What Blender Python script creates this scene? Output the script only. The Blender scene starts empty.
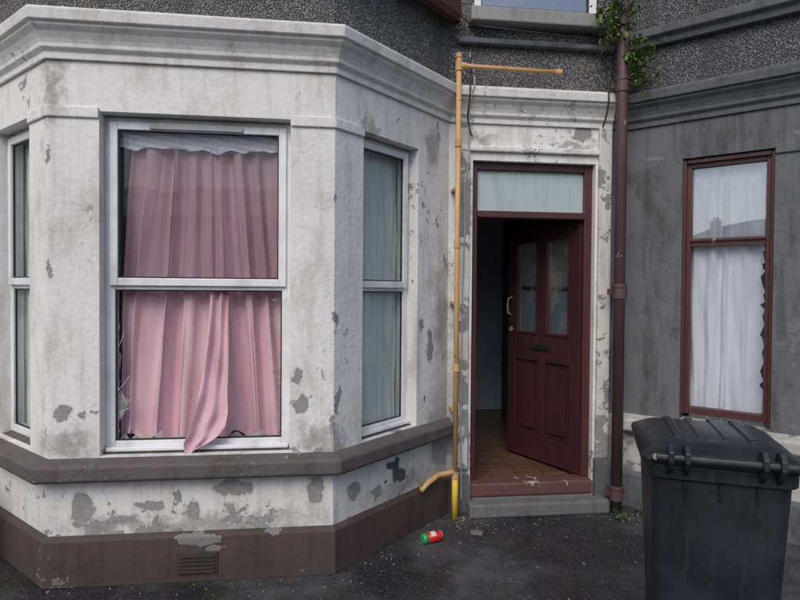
import bpy, math, random
from mathutils import Vector, Matrix
random.seed(7)
sc = bpy.context.scene

# ------------------------------------------------------------------ node helpers
def newmat(name):
    m = bpy.data.materials.new(name); m.use_nodes = True
    m.node_tree.nodes.clear()
    return m
class G:
    def __init__(s, name):
        s.m = newmat(name); s.t = s.m.node_tree
        s.out = s.t.nodes.new('ShaderNodeOutputMaterial')
        s.tc = s.t.nodes.new('ShaderNodeTexCoord')
        s.pos = s.tc.outputs['Object']
    def setin(s, sock, v):
        if isinstance(v, bpy.types.NodeSocket): s.t.links.new(v, sock)
        elif isinstance(v, (tuple, list)) and len(v) == 3 and sock.type == 'RGBA': sock.default_value = (*v, 1)
        else: sock.default_value = v
    def node(s, typ, props=None, **ins):
        n = s.t.nodes.new(typ)
        for k, v in (props or {}).items(): setattr(n, k, v)
        for k, v in ins.items(): s.setin(n.inputs[k.replace('_', ' ')], v)
        return n
    def math(s, op, a, b=0.0, clamp=False):
        n = s.t.nodes.new('ShaderNodeMath'); n.operation = op; n.use_clamp = clamp
        s.setin(n.inputs[0], a); s.setin(n.inputs[1], b); return n.outputs[0]
    def vm(s, op, a, b=(0, 0, 0)):
        n = s.t.nodes.new('ShaderNodeVectorMath'); n.operation = op
        s.setin(n.inputs[0], a); s.setin(n.inputs[1], b)
        return n.outputs['Value'] if op == 'LENGTH' else n.outputs[0]
    def mix(s, f, a, b):
        n = s.t.nodes.new('ShaderNodeMix'); n.data_type = 'RGBA'
        s.setin(n.inputs[0], f); s.setin(n.inputs[6], a); s.setin(n.inputs[7], b); return n.outputs[2]
    def noise(s, scale, detail=4, vec=None, rough=0.55, col=False, dist=0.0):
        n = s.node('ShaderNodeTexNoise', Scale=scale, Detail=min(detail, 4), Roughness=rough, Distortion=dist)
        s.t.links.new(vec if vec is not None else s.pos, n.inputs['Vector'])
        return n.outputs['Color'] if col else n.outputs[0]
    def scaled(s, v):
        return s.vm('MULTIPLY', s.pos, v)
    def step(s, v, a, b, lo=0.0, hi=1.0):
        n = s.t.nodes.new('ShaderNodeMapRange'); n.interpolation_type = 'SMOOTHSTEP'
        s.setin(n.inputs[0], v); s.setin(n.inputs[1], a); s.setin(n.inputs[2], b)
        s.setin(n.inputs[3], lo); s.setin(n.inputs[4], hi); return n.outputs[0]
    def sep(s):
        n = s.t.nodes.new('ShaderNodeSeparateXYZ'); s.t.links.new(s.pos, n.inputs[0]); return n.outputs
    def bump(s, h, strength=0.5, dist=0.01, normal=None):
        n = s.node('ShaderNodeBump', Strength=strength, Distance=dist, Height=h)
        if normal is not None: s.t.links.new(normal, n.inputs['Normal'])
        return n.outputs[0]
    def bsdf(s, col, rough=0.7, normal=None, metal=0.0, spec=0.5, **kw):
        n = s.node('ShaderNodeBsdfPrincipled')
        s.setin(n.inputs['Base Color'], col); s.setin(n.inputs['Roughness'], rough)
        s.setin(n.inputs['Metallic'], metal); s.setin(n.inputs['Specular IOR Level'], spec)
        if normal is not None: s.t.links.new(normal, n.inputs['Normal'])
        for k, v in kw.items(): s.setin(n.inputs[k.replace('_', ' ')], v)
        return n.outputs[0]
    def done(s, sh):
        s.t.links.new(sh, s.out.inputs[0]); return s.m

def warpbase(g): return g.vm('SUBTRACT', g.noise(9, 4, col=True, rough=0.68), (0.5, 0.5, 0.5))
def patchmask(g, wb, patches, warp=0.13):
    p = g.vm('ADD', g.pos, g.vm('MULTIPLY', wb, (warp,) * 3))
    cur = None
    for (x, y, z, rx, rz) in patches:
        d = g.vm('LENGTH', g.vm('MULTIPLY', g.vm('SUBTRACT', p, (x, y, z)), (1 / rx, 1 / rx, 1 / rz)))
        cur = d if cur is None else g.math('MINIMUM', cur, d)
    return cur

def wall_mat(name, base, dirty, under, under2, patches, th=0.66, lowbias=0.16, black=None, drips=None, stains=None, bump=0.55, rough=0.75, zlow=1.15, topdirt=.2, chips=.70, grime=.55):
    g = G(name); x, y, z = g.sep()
    big = g.noise(1.3, 4); streak = g.noise(1.0, 4, g.scaled((14, 14, 1.1)), 0.62)
    grain = g.noise(42, 3)
    zl = g.step(z, 0.05, zlow, 1.0, 0.0)
    zh = g.step(z, 2.45, 3.0, 0.0, topdirt)
    d = g.math('ADD', g.math('MULTIPLY', g.step(big, .42, .7), .30), g.math('MULTIPLY', g.step(streak, .48, .75), grime))
    d = g.math('ADD', d, g.math('MULTIPLY', zl, .30)); d = g.math('ADD', d, zh, clamp=True)
    col = g.mix(d, base, dirty)
    gr = g.math('MULTIPLY', g.step(g.noise(2.7, 4, g.scaled((2, 2, .8)), .65), .49, .70), min(.95, grime * .95))
    col = g.mix(gr, col, (dirty[0] * .80, dirty[1] * .72, dirty[2] * .56))
    n1 = g.noise(5.0, 4, rough=.68, dist=.3)
    n2 = g.noise(1.1, 2)
    n2c = g.math('SUBTRACT', n2, .5)
    v = g.math('ADD', n1, g.math('MULTIPLY', zl, lowbias)); v = g.math('ADD', v, g.math('MULTIPLY', n2c, .35))
    peel0 = g.step(v, th, th + .010)
    rim = g.step(v, th - .02, th)
    n3 = g.noise(17, 4, rough=.75)
    e3 = g.math('ADD', n3, g.math('MULTIPLY', g.math('ADD', n2c, g.math('MULTIPLY', g.math('SUBTRACT', n1, .5), .9)), .75))
    sc_ = g.step(g.math('ADD', e3, g.math('MULTIPLY', zl, .05)), chips, chips + .018)
    peel = peel0; wb = warpbase(g) if (patches or black or drips or stains) else None
    if stains:
        sm = g.step(patchmask(g, wb, stains, .35), .15, 1.15, .72, 0); col = g.mix(sm, col, (.20, .18, .145))
    if patches:
        pd = patchmask(g, wb, patches)
        pm = g.step(pd, .97, 1.0, 1.0, 0.0); pr = g.step(pd, 1.0, 1.22, 1.0, 0.0)
        peel = g.math('MAXIMUM', peel0, pm); rim = g.math('MAXIMUM', rim, pr)  # patches have no bump; the dark rim paints their edge relief as shade
    uc = g.mix(n3, under, under2)
    vo = g.t.nodes.new('ShaderNodeTexVoronoi'); vo.feature = 'DISTANCE_TO_EDGE'; vo.inputs['Scale'].default_value = 2.3
    cw = g.t.nodes.new('ShaderNodeCombineXYZ'); g.t.links.new(n1, cw.inputs[0]); g.t.links.new(streak, cw.inputs[1]); g.t.links.new(n1, cw.inputs[2])
    wv = g.vm('ADD', g.pos, g.vm('MULTIPLY', cw.outputs[0], (.35, .2, .3))); g.t.links.new(wv, vo.inputs['Vector'])
    cr = g.math('MULTIPLY', g.step(vo.outputs['Distance'], .0, .005, 1, 0), g.step(big, .5, .6))
    col = g.mix(g.math('MULTIPLY', rim, .4), col, tuple(c * .6 for c in dirty))
    col = g.mix(g.math('MULTIPLY', sc_, .8), col, uc)
    col = g.mix(g.math('MULTIPLY', cr, .5), col, under)
    col = g.mix(peel, col, uc)
    if drips: col = g.mix(g.step(patchmask(g, wb, drips, .03), .9, 1.05, 1, 0), col, (.62, .61, .58))
    if black: col = g.mix(g.step(patchmask(g, wb, black, .09), .80, 1.05, 1, 0), col, (.012, .012, .014))
    col = g.mix(.16, col, g.mix(grain, (0, 0, 0), tuple(min(1, c * 1.5) for c in base)))
    h = g.math('ADD', g.math('MULTIPLY', grain, .6), g.math('MULTIPLY', g.noise(7, 2), .9))
    h = g.math('SUBTRACT', h, g.math('MULTIPLY', peel0, .5))
    return g.done(g.bsdf(col, rough, g.bump(h, bump, .008), spec=.3))

def pebble_mat(name, a, b, c):
    g = G(name)
    vo = g.t.nodes.new('ShaderNodeTexVoronoi'); vo.inputs['Scale'].default_value = 115
    g.t.links.new(g.pos, vo.inputs['Vector'])
    r = g.t.nodes.new('ShaderNodeSeparateColor'); g.t.links.new(vo.outputs['Color'], r.inputs[0])
    col = g.mix(r.outputs[0], a, b)
    col = g.mix(g.step(r.outputs[1], .80, .84), col, c)
    col = g.mix(g.step(vo.outputs['Distance'], .35, .7), col, tuple(q * .45 for q in a))
    col = g.mix(g.math('MULTIPLY', g.step(g.noise(1.5, 4, g.scaled((3, 3, .7))), .42, .7), .55), col, tuple(q * .6 for q in a))
    h = g.math('SUBTRACT', 1.0, vo.outputs['Distance'])
    return g.done(g.bsdf(col, .85, g.bump(h, 1.0, .010), spec=.3))

def paint_mat(name, col, rough=.4, dirt=(.1, .08, .07), amt=.4, sc=(6, 6, 6), chips=None, th=.66, bump=.15):
    g = G(name)
    n = g.noise(1.0, 4, g.scaled(sc), .62)
    c = g.mix(g.math('MULTIPLY', g.step(n, .4, .72), amt), col, dirt)
    n4 = g.noise(40, 3)
    c = g.mix(.15, c, g.mix(n4, tuple(q * .5 for q in col), tuple(min(1, q * 1.5) for q in col)))
    h = n4
    if chips:
        k = g.step(g.noise(9, 4, rough=.68), th, th + .02); c = g.mix(k, c, chips)
    return g.done(g.bsdf(c, g.step(n, .2, .8, rough * .8, min(1, rough * 1.35)), g.bump(h, bump, .003)))

def glass_mat(name, dirt=.12, tint=(.98, .99, .99), base_refl=.06, k=1.3, scale=5, dcol=(.45, .47, .46)):
    g = G(name)
    fr = g.node('ShaderNodeFresnel', IOR=1.5)
    gl = g.node('ShaderNodeBsdfGlossy', Color=(.95, .97, 1, 1), Roughness=.012)
    g.t.links.new(g.bump(g.noise(2.2, 1), .14, .02), gl.inputs['Normal'])
    tr = g.node('ShaderNodeBsdfTransparent', Color=(*tint, 1))
    f = g.math('ADD', g.math('MULTIPLY', fr.outputs[0], k), base_refl, clamp=True)
    m = g.node('ShaderNodeMixShader'); g.t.links.new(f, m.inputs[0]); g.t.links.new(tr.outputs[0], m.inputs[1]); g.t.links.new(gl.outputs[0], m.inputs[2])
    df = g.node('ShaderNodeBsdfDiffuse', Color=(*dcol, 1))
    dn = g.math('MULTIPLY', g.step(g.noise(scale, 4, g.scaled((1, 1, .6)), .68, dist=.6), .42, .78), dirt * 2.2)
    dn = g.math('ADD', dn, dirt * .25, clamp=True)
    m2 = g.node('ShaderNodeMixShader'); g.t.links.new(dn, m2.inputs[0]); g.t.links.new(m.outputs[0], m2.inputs[1]); g.t.links.new(df.outputs[0], m2.inputs[2])
    return g.done(m2.outputs[0])

def cloth_mat(name, col, col2, trans=.25):
    g = G(name)
    n = g.noise(1.0, 4, g.scaled((9, 9, 2)))
    c = g.mix(g.step(n, .35, .75), col, col2)
    sh = g.bsdf(c, .9, g.bump(g.noise(14, 3), .45, .005), spec=.15)
    tl = g.node('ShaderNodeBsdfTranslucent'); g.t.links.new(c, tl.inputs[0])
    m = g.node('ShaderNodeMixShader', Fac=trans); g.t.links.new(sh, m.inputs[1]); g.t.links.new(tl.outputs[0], m.inputs[2])
    return g.done(m.outputs[0])

# ------------------------------------------------------------------ mesh helpers
class MB:
    def __init__(s): s.v = []; s.f = []
    def add(s, vs, fs):
        o = len(s.v); s.v += [tuple(v) for v in vs]; s.f += [tuple(o + i for i in f) for f in fs]
    def box(s, x0, x1, y0, y1, z0, z1):
        s.prism([(x0, y0), (x1, y0), (x1, y1), (x0, y1)], z0, z1)
    def prism(s, poly, z0, z1):
        n = len(poly)
        vs = [(p[0], p[1], z0) for p in poly] + [(p[0], p[1], z1) for p in poly]
        fs = [tuple(range(n))[::-1], tuple(range(n, 2 * n))] + [(i, (i + 1) % n, n + (i + 1) % n, n + i) for i in range(n)]
        s.add(vs, fs)
    def obox(s, F, s0, s1, o0, o1, z0, z1):
        s.add([F(a, o, z) for z in (z0, z1) for (a, o) in ((s0, o0), (s1, o0), (s1, o1), (s0, o1))],
              [(3, 2, 1, 0), (4, 5, 6, 7), (0, 1, 5, 4), (1, 2, 6, 5), (2, 3, 7, 6), (3, 0, 4, 7)])
    def sweep(s, path, prof):
        k = len(prof); vs = []
        for i in range(len(path)):
            for (o, z) in prof:
                p = miter(path, i, o); vs.append((p[0], p[1], z))
        fs = []
        for i in range(len(path) - 1):
            for j in range(k):
                a = i * k + j; b = i * k + (j + 1) % k
                fs.append((a, b, b + k, a + k))
        fs.append(tuple(range(k))[::-1]); fs.append(tuple(range((len(path) - 1) * k, len(path) * k)))
        s.add(vs, fs)
    def tube(s, pts, r, n=14, cap=True):
        pts = [Vector(p) for p in pts]; vs = []; up = None
        for i, p in enumerate(pts):
            if i == 0: d = pts[1] - p
            elif i == len(pts) - 1: d = p - pts[i - 1]
            else: d = (pts[i + 1] - p).normalized() + (p - pts[i - 1]).normalized()
            d.normalize()
            if up is None: up = Vector((0, 0, 1)) if abs(d.z) < .9 else Vector((1, 0, 0))
            a = d.cross(up).normalized(); b = d.cross(a).normalized()
            if abs(d.dot(up)) > .95:
                up = Vector((0, 1, 0)); a = d.cross(up).normalized(); b = d.cross(a).normalized()
            rr = r[i] if isinstance(r, (list, tuple)) else r
            for k in range(n):
                t = 2 * math.pi * k / n; vs.append(p + a * math.cos(t) * rr + b * math.sin(t) * rr)
        fs = [(i * n + k, i * n + (k + 1) % n, (i + 1) * n + (k + 1) % n, (i + 1) * n + k) for i in range(len(pts) - 1) for k in range(n)]
        if cap: fs += [tuple(range(n))[::-1], tuple(range((len(pts) - 1) * n, len(pts) * n))]
        s.add(vs, fs)
    def build(s, name, mat, parent=None, bevel=0, smooth=False, seg=2, recalc=True):
        me = bpy.data.meshes.new(name); me.from_pydata(s.v, [], s.f); me.update()
        if recalc:
            import bmesh
            b = bmesh.new(); b.from_mesh(me); bmesh.ops.recalc_face_normals(b, faces=b.faces); b.to_mesh(me); b.free()
        me.materials.append(mat)
        ob = bpy.data.objects.new(name, me); sc.collection.objects.link(ob)
        if parent: ob.parent = parent
        if bevel:
            m = ob.modifiers.new('Bevel', 'BEVEL'); m.width = bevel; m.segments = seg; m.limit_method = 'ANGLE'; m.angle_limit = math.radians(30)
        if smooth:
            for p in me.polygons: p.use_smooth = len(p.vertices) <= 4
        return ob
def empty(name, loc=(0, 0, 0), rot=0):
    e = bpy.data.objects.new(name, None); sc.collection.objects.link(e); e.location = loc; e.rotation_euler = (0, 0, rot); e.empty_display_size = .1
    return e
def nrm(a, b):
    d = Vector((b[0] - a[0], b[1] - a[1])).normalized(); return Vector((d.y, -d.x))
def miter(path, i, off):
    p = Vector(path[i][:2])
    if i == 0: n = nrm(path[0], path[1]); return p + n * off
    if i == len(path) - 1: n = nrm(path[-2], path[-1]); return p + n * off
    n1 = nrm(path[i - 1], path[i]); n2 = nrm(path[i], path[i + 1]); m = (n1 + n2).normalized()
    return p + m * (off / m.dot(n1))
def frame(p0, p1):
    p = Vector(p0); d = (Vector(p1) - p).normalized(); n = Vector((d.y, -d.x))
    def F(s, o, z):
        q = p + d * s + n * o; return (q.x, q.y, z)
    return F

# ------------------------------------------------------------------ materials
D = 4.10
own_patches = [
 (-1.41, 3.28, .935, .045, .04), (-.17, 3.28, 1.11, .04, .055), (-.15, 3.28, .95, .045, .06), (-.512, 3.28, .50, .11, .05),
 (-.96, 3.28, .41, .08, .03), (-.73, 3.28, .37, .03, .06), (-.078, 3.28, .47, .045, .08), (.06, 3.31, .97, .02, .09),
 (.153, 3.40, .42, .06, .06), (.69, 3.94, 1.22, .035, .12), (.62, 3.87, 1.36, .025, .06), (1.85, 4.1, 2.76, .07, .045), (2.03, 4.1, 1.5, .03, .5), (2.05, 4.1, .8, .05, .4),
 (.80, 4.05, .50, .12, .15), (-1.30, 3.28, .40, .06, .09), (.45, 3.7, .66, .05, .10), (-.05, 3.28, .62, .06, .08), (.97, 4.1, .45, .06, .22), (.75, 4.0, 2.72, .02, .08),
 (.03, 3.28, 1.42, .018, .05), (.03, 3.28, .84, .022, .07), (.03, 3.28, 2.1, .012, .04), (-1.48, 3.28, 1.7, .012, .05), (-1.48, 3.28, 2.3, .014, .06), (.30, 3.55, .35, .05, .03), (-1.1, 3.28, .33, .09, .02)]
own_stains = [(.82, 4.07, .6, .26, .7), (.80, 4.05, 1.4, .16, .5), (.03, 3.28, .72, .16, .16), (-.1, 3.28, .76, .14, .10), (-1.4, 3.28, .76, .2, .12), (.5, 3.75, .34, .45, .12), (-.7, 3.28, .30, .9, .08), (.25, 3.5, 2.55, .12, .1), (.7, 3.95, 2.6, .1, .25), (-1.46, 3.28, 2.7, .10, .3), (1.05, 4.1, 2.7, .2, .06), (1.8, 4.1, 2.68, .25, .05)]
m_white = wall_mat('white_painted_render', (.83, .81, .775), (.53, .51, .465), (.17, .165, .16), (.33, .32, .30), own_patches, th=.705, lowbias=.11, topdirt=.10, stains=own_stains, chips=.74,
                   black=[(.43, 3.68, .44, .04, .08), (.47, 3.72, .40, .055, .045), (.40, 3.65, .475, .05, .03), (.66, 3.91, .86, .01, .03), (.44, 3.69, .50, .03, .035), (.36, 3.61, .40, .012, .012)])
m_cornice = wall_mat('cornice_render', (.80, .78, .74), (.48, .465, .43), (.17, .165, .16), (.36, .35, .33), None, th=.70, lowbias=0, topdirt=.08, chips=.72)
m_grey = wall_mat('grey_painted_render', (.150, .154, .163), (.078, .081, .088), (.26, .26, .26), (.15, .15, .15),
                  [(2.35, 3.99, 2.57, .06, .02), (3.01, 3.33, 2.62, .10, .02), (2.37, 3.97, 1.2, .02, .07)], th=.75, lowbias=.05, topdirt=.1, chips=.76, grime=.9)
m_greytrim = wall_mat('grey_trim_render', (.135, .14, .15), (.07, .073, .078), (.24, .24, .23), (.14, .14, .14), None, th=.72, lowbias=0, chips=.74, grime=.7)
m_lighttrim = wall_mat('pale_grey_trim', (.36, .36, .35), (.18, .18, .17), (.12, .12, .12), (.2, .2, .2), None, th=.70, lowbias=0)
m_nlow = wall_mat('worn_lower_render', (.52, .51, .48), (.30, .29, .27), (.14, .14, .14), (.25, .25, .24), None, th=.62, lowbias=.1)
m_sill = wall_mat('sill_masonry_paint', (.130, .114, .110), (.072, .062, .059), (.32, .31, .29), (.15, .145, .14), None,
                  drips=[(-.80, 3.17, .66, .008, .11), (-.79, 3.17, .60, .013, .03), (-.25, 3.17, .66, .008, .09), (-1.0, 3.2, .69, .03, .01), (-.24, 3.18, .70, .03, .012)], th=.66, lowbias=0, bump=.8, chips=.72)
m_plinth = wall_mat('plinth_masonry_paint', (.088, .064, .060), (.048, .036, .034), (.28, .27, .26), (.16, .155, .15), [(-.70, 3.25, .235, .13, .035), (-.62, 3.25, .17, .04, .03), (-.3, 3.25, .26, .05, .02)], th=.75, lowbias=0, zlow=.2, chips=.80)
m_pilaster = wall_mat('pilaster_render', (.70, .68, .64), (.42, .405, .37), (.14, .135, .13), (.30, .29, .27), None, th=.575, lowbias=.11, zlow=2.6, grime=.8)
m_step = wall_mat('concrete_step', (.19, .19, .185), (.09, .09, .088), (.22, .22, .21), (.12, .12, .12), None, th=.70, lowbias=0)
m_pebble = pebble_mat('pebbledash', (.14, .138, .135), (.28, .275, .265), (.48, .47, .45))
m_pebble2 = pebble_mat('pebbledash_dark', (.11, .112, .116), (.22, .22, .225), (.38, .38, .38))
m_upvc = paint_mat('white_upvc', (.82, .83, .84), .32, (.36, .34, .29), .5, (6, 6, 4), bump=.04)
m_maroon = paint_mat('maroon_gloss_paint', (.085, .026, .026), .38, (.035, .018, .017), .6, (8, 8, 3), chips=(.33, .29, .27), th=.70)
m_maroon_door = paint_mat('maroon_door_paint', (.052, .017, .021), .33, (.022, .011, .012), .7, (6, 6, 2), bump=.08)
m_sillwood = paint_mat('worn_threshold_paint', (.12, .055, .05), .6, (.07, .04, .035), .6, (4, 4, 4), chips=(.36, .31, .27), th=.60)
m_pipe_red = paint_mat('downpipe_paint', (.105, .055, .056), .5, (.05, .032, .032), .7, (10, 10, 2), chips=(.25, .22, .2), th=.68)
m_ochre = paint_mat('ochre_gas_pipe_paint', (.66, .40, .17), .5, (.34, .22, .12), .6, (12, 12, 2), chips=(.22, .13, .08), th=.66)
m_yellow = paint_mat('yellow_pipe_sleeve', (.80, .52, .04), .42, (.45, .30, .05), .4, (12, 12, 4))
m_black = paint_mat('black_cable', (.015, .015, .016), .5, (.03, .03, .03), .4)
m_cablegrey = paint_mat('grey_cable', (.42, .41, .38), .55, (.2, .19, .18), .5)
m_glass = glass_mat('window_glass', dirt=.05, base_refl=.0, k=.8)
m_shard = glass_mat('glass_shard', dirt=.30, base_refl=.22, dcol=(.6, .62, .6))
m_glass2 = glass_mat('window_glass_reflective', dirt=.06, base_refl=.30)
m_glass_n = glass_mat('neighbour_upper_glass', dirt=.14, base_refl=.16, dcol=(.6, .64, .7))
m_glass_side = glass_mat('side_window_glass', dirt=.04, base_refl=.0, k=.7)
m_glass_door = glass_mat('door_glass', dirt=.30, base_refl=.05, dcol=(.20, .21, .18))
m_pink = cloth_mat('pink_curtain', (.74, .50, .55), (.60, .385, .43), .06)
m_green = cloth_mat('sage_curtain', (.86, .90, .84), (.72, .78, .72), .05)
m_bluewhite = cloth_mat('pale_curtain', (.90, .91, .96), (.80, .83, .92), .06)
m_lace = cloth_mat('grey_net', (.34, .35, .33), (.18, .19, .18), .2)
m_interior = paint_mat('interior_plaster', (.62, .60, .56), .8, (.35, .33, .3), .4, (1, 1, 1))
m_dado = paint_mat('blue_dado_paint', (.50, .58, .68), .5, (.3, .35, .4), .4, (2, 2, 2))
m_chrome = paint_mat('aged_brass', (.34, .30, .24), .3, (.15, .13, .1), .5)
m_vent = paint_mat('airbrick_terracotta', (.05, .038, .035), .8, (.03, .025, .024), .5, (15, 15, 15))

g = G('frosted_fanlight'); f = g.noise(3, 4)
c = g.mix(f, (.36, .44, .44), (.54, .60, .60))
c = g.mix(g.math('MULTIPLY', g.step(g.noise(1, 4, g.scaled((20, 20, 2))), .5, .7), .4), c, (.26, .32, .31))
m_frost = g.done(g.bsdf(c, .22, g.bump(g.noise(120, 2), .25, .002)))

g = G('wood_laminate_floor')
bk = g.node('ShaderNodeTexBrick', Scale=1.0, Color1=(.19, .105, .065, 1), Color2=(.12, .065, .045, 1), Mortar=(.03, .015, .01, 1), Mortar_Size=.006)
g.t.links.new(g.vm('MULTIPLY', g.pos, (1.2, 6, 1)), bk.inputs['Vector'])
c = g.mix(g.math('MULTIPLY', g.noise(1, 4, g.scaled((3, 50, 3))), .5), bk.outputs[0], (.06, .03, .018))
m_floor = g.done(g.bsdf(c, .25))

g = G('wet_asphalt')
big = g.noise(.9, 4); mid = g.noise(4, 4, rough=.7)
c = g.mix(g.step(mid, .3, .7), (.028, .028, .031), (.075, .074, .076))
c = g.mix(g.math('MULTIPLY', g.step(big, .45, .58), .75), c, (.014, .014, .016))
vo = g.t.nodes.new('ShaderNodeTexVoronoi'); vo.inputs['Scale'].default_value = 150; g.t.links.new(g.pos, vo.inputs['Vector'])
sp = g.t.nodes.new('ShaderNodeSeparateColor'); g.t.links.new(vo.outputs['Color'], sp.inputs[0])
c = g.mix(g.math('MULTIPLY', g.step(sp.outputs[0], .82, .9), .4), c, (.15, .145, .14))
ms = g.math('MULTIPLY', g.step(g.noise(3.1, 4, rough=.7), .54, .66), .6)
c = g.mix(ms, c, (.038, .042, .022))
r = g.step(big, .42, .58, .72, .22)
h = g.math('ADD', g.math('MULTIPLY', vo.outputs['Distance'], -.6), g.math('MULTIPLY', mid, 2.0))
m_ground = g.done(g.bsdf(c, r, g.bump(h, .7, .007), spec=.5))

g = G('road_tarmac'); c = g.mix(g.noise(3, 4), (.035, .035, .037), (.06, .06, .062)); m_road = g.done(g.bsdf(c, .8))
g = G('slate'); bk = g.node('ShaderNodeTexBrick', Scale=4.0, Color1=(.055, .06, .07, 1), Color2=(.09, .095, .105, 1), Mortar=(.02, .02, .022, 1), Mortar_Size=.02); g.t.links.new(g.pos, bk.inputs['Vector']); m_slate = g.done(g.bsdf(bk.outputs[0], .6))
g = G('opposite_brick'); bk = g.node('ShaderNodeTexBrick', Scale=4.5, Color1=(.25, .14, .11, 1), Color2=(.19, .11, .09, 1), Mortar=(.25, .23, .21, 1), Mortar_Size=.015)
x, y, z = g.sep(); cb = g.node('ShaderNodeCombineXYZ'); g.t.links.new(x, cb.inputs[0]); g.t.links.new(z, cb.inputs[1]); g.t.links.new(cb.outputs[0], bk.inputs['Vector']); m_brick = g.done(g.bsdf(bk.outputs[0], .85))
g = G('dark_window_glass'); m_dkglass = g.done(g.bsdf((.02, .025, .03), .05))

# ------------------------------------------------------------------ bay house builder
T = .22
wl, wf, wr = (.37, .92), (.26, 1.265), (.24, .79)
def bay_house(hname, P, mats, door=None):
    """P = A,B,C,D,E,F outline of the wall face; windows on the three bay faces"""
    H = empty(hname)
    A, B, C, Dd, E, Fp = P
    fl, ff, fr_, fm = frame(B, C), frame(C, Dd), frame(Dd, E), frame((0, D), (1, D))
    def piers(mb, z0, z1, o=0.0, endx=None):
        oi = o - T
        mb.prism([miter(P, 0, o), miter(P, 1, o), fl(wl[0], o, 0)[:2], fl(wl[0], oi, 0)[:2], miter(P, 1, oi), miter(P, 0, oi)], z0, z1)
        mb.prism([fl(wl[1], o, 0)[:2], miter(P, 2, o), ff(wf[0], o, 0)[:2], ff(wf[0], oi, 0)[:2], miter(P, 2, oi), fl(wl[1], oi, 0)[:2]], z0, z1)
        mb.prism([ff(wf[1], o, 0)[:2], miter(P, 3, o), fr_(wr[0], o, 0)[:2], fr_(wr[0], oi, 0)[:2], miter(P, 3, oi), ff(wf[1], oi, 0)[:2]], z0, z1)
        Q = list(P[:5]) + [(endx, D)]
        mb.prism([fr_(wr[1], o, 0)[:2], miter(Q, 4, o), (endx, D - o), (endx, D - oi), miter(Q, 4, oi), fr_(wr[1], oi, 0)[:2]], z0, z1)
    ex = door[0] if door else Fp[0]
    Q = list(P[:5]) + [(ex, D)]
    mb = MB(); piers(mb, .69, 2.54, 0, ex)
    if door: mb.box(door[1], Fp[0], D, D + T, .0, 2.54)
    mb.sweep(P, [(0, 2.54), (0, 3.0), (-T, 3.0), (-T, 2.54)])
    if not mats.get('low'): mb.sweep(Q, [(0, 0), (0, .69), (-T, .69), (-T, 0)])
    mb.build('ground_storey_wall', mats['wall'], H)
    if mats.get('low'):
        mb = MB(); mb.sweep(Q, [(0, 0), (0, .69), (-T, .69), (-T, 0)]); mb.build('lower_wall', mats['low'], H)
    mb = MB(); pr = .014
    for (z0, z1) in ((2.50, 2.56),):
        mb.prism([fl(wl[1] + .0, pr, 0)[:2], miter(P, 2, pr), ff(wf[0] - .0, pr, 0)[:2], ff(wf[0], .0005, 0)[:2], miter(P, 2, .0005), fl(wl[1], .0005, 0)[:2]], z0, z1)
        mb.prism([ff(wf[1], pr, 0)[:2], miter(P, 3, pr), fr_(wr[0], pr, 0)[:2], fr_(wr[0], .0005, 0)[:2], miter(P, 3, .0005), ff(wf[1], .0005, 0)[:2]], z0, z1)
    mb.build('pier_neckings', mats['wall'], H, bevel=.008)
    mb = MB()
    prof = [(.002, 2.80), (.018, 2.80), (.018, 2.835), (.040, 2.855), (.040, 2.875), (.048, 2.895), (.066, 2.925), (.092, 2.948), (.092, 2.962), (.112, 2.966), (.118, 3.02), (.112, 3.03), (.0, 3.075), (-.10, 3.075), (-.10, 3.0), (.002, 3.0)]
    mb.sweep(P, prof); mb.build('cornice', mats['cornice'], H, bevel=.004)
    BQ = [(B[0] - .12, D), B, C, Dd, E, (E[0] + .02, D)]
    mb = MB(); mb.sweep(BQ, [(-.12, .575), (.085, .575), (.098, .59), (.098, .655), (.088, .668), (-.12, .705)])
    mb.build('sill_band', mats['sill'], H, bevel=.006)
    mb = MB(); mb.sweep([A, B, C, Dd, E, (ex - .03 if door else Fp[0], D)], [(.002, 0), (.034, 0), (.034, .245), (.024, .258), (.002, .27)])
    mb.build('plinth', mats['plinth'], H, bevel=.004)
    mb = MB(); Z = 6.3; o = -.012
    lim = door[0] if door else Fp[0]
    Qu = list(P[:5]) + [(lim, D)]
    mb.sweep(Qu, [(o, 3.05), (o, 3.72), (-T, 3.72), (-T, 3.05)])
    piers(mb, 3.72, 5.3, o, lim)
    mb.sweep(Qu, [(o, 5.3), (o, Z), (-T, Z), (-T, 5.3)])
    if door:
        mb.box(door[0], door[1], D - o, D + T, 3.05, 3.60); mb.box(door[0], door[1], D - o, D + T, 5.0, Z); mb.box(door[1], Fp[0], D - o, D + T, 3.05, Z)
    mb.build('upper_storey_wall', mats['peb'], H)
    x0, x1 = A[0], Fp[0]
    mb = MB(); mb.prism([(x0, D + T), (x0 + .2, D + T), (x0 + .2, 9), (x0, 9)], 0, 6.3); mb.box(x0, x1, 9.0, 9.2, 0, 6.3); mb.box(x1 - .02, x1 + .0, D + T, 9, 0, 6.3)
    mb.build('side_and_rear_walls', mats['peb'], H)
    mb = MB(); mb.add([(x0, 3.0, 6.25), (x1, 3.0, 6.25), (x1, 6.4, 8.4), (x0, 6.4, 8.4), (x0, 9.5, 6.25), (x1, 9.5, 6.25), (x0, 3.0, 6.15), (x1, 3.0, 6.15), (x0, 9.5, 6.15), (x1, 9.5, 6.15)],
                      [(0, 1, 2, 3), (3, 2, 5, 4), (6, 8, 9, 7), (0, 6, 7, 1), (4, 5, 9, 8), (0, 3, 4, 8, 6), (1, 7, 9, 5, 2)])
    mb.build('roof', m_slate, H)
    mb = MB(); inner = [miter(P, i, -T - .004) for i in range(1, 5)]
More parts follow.
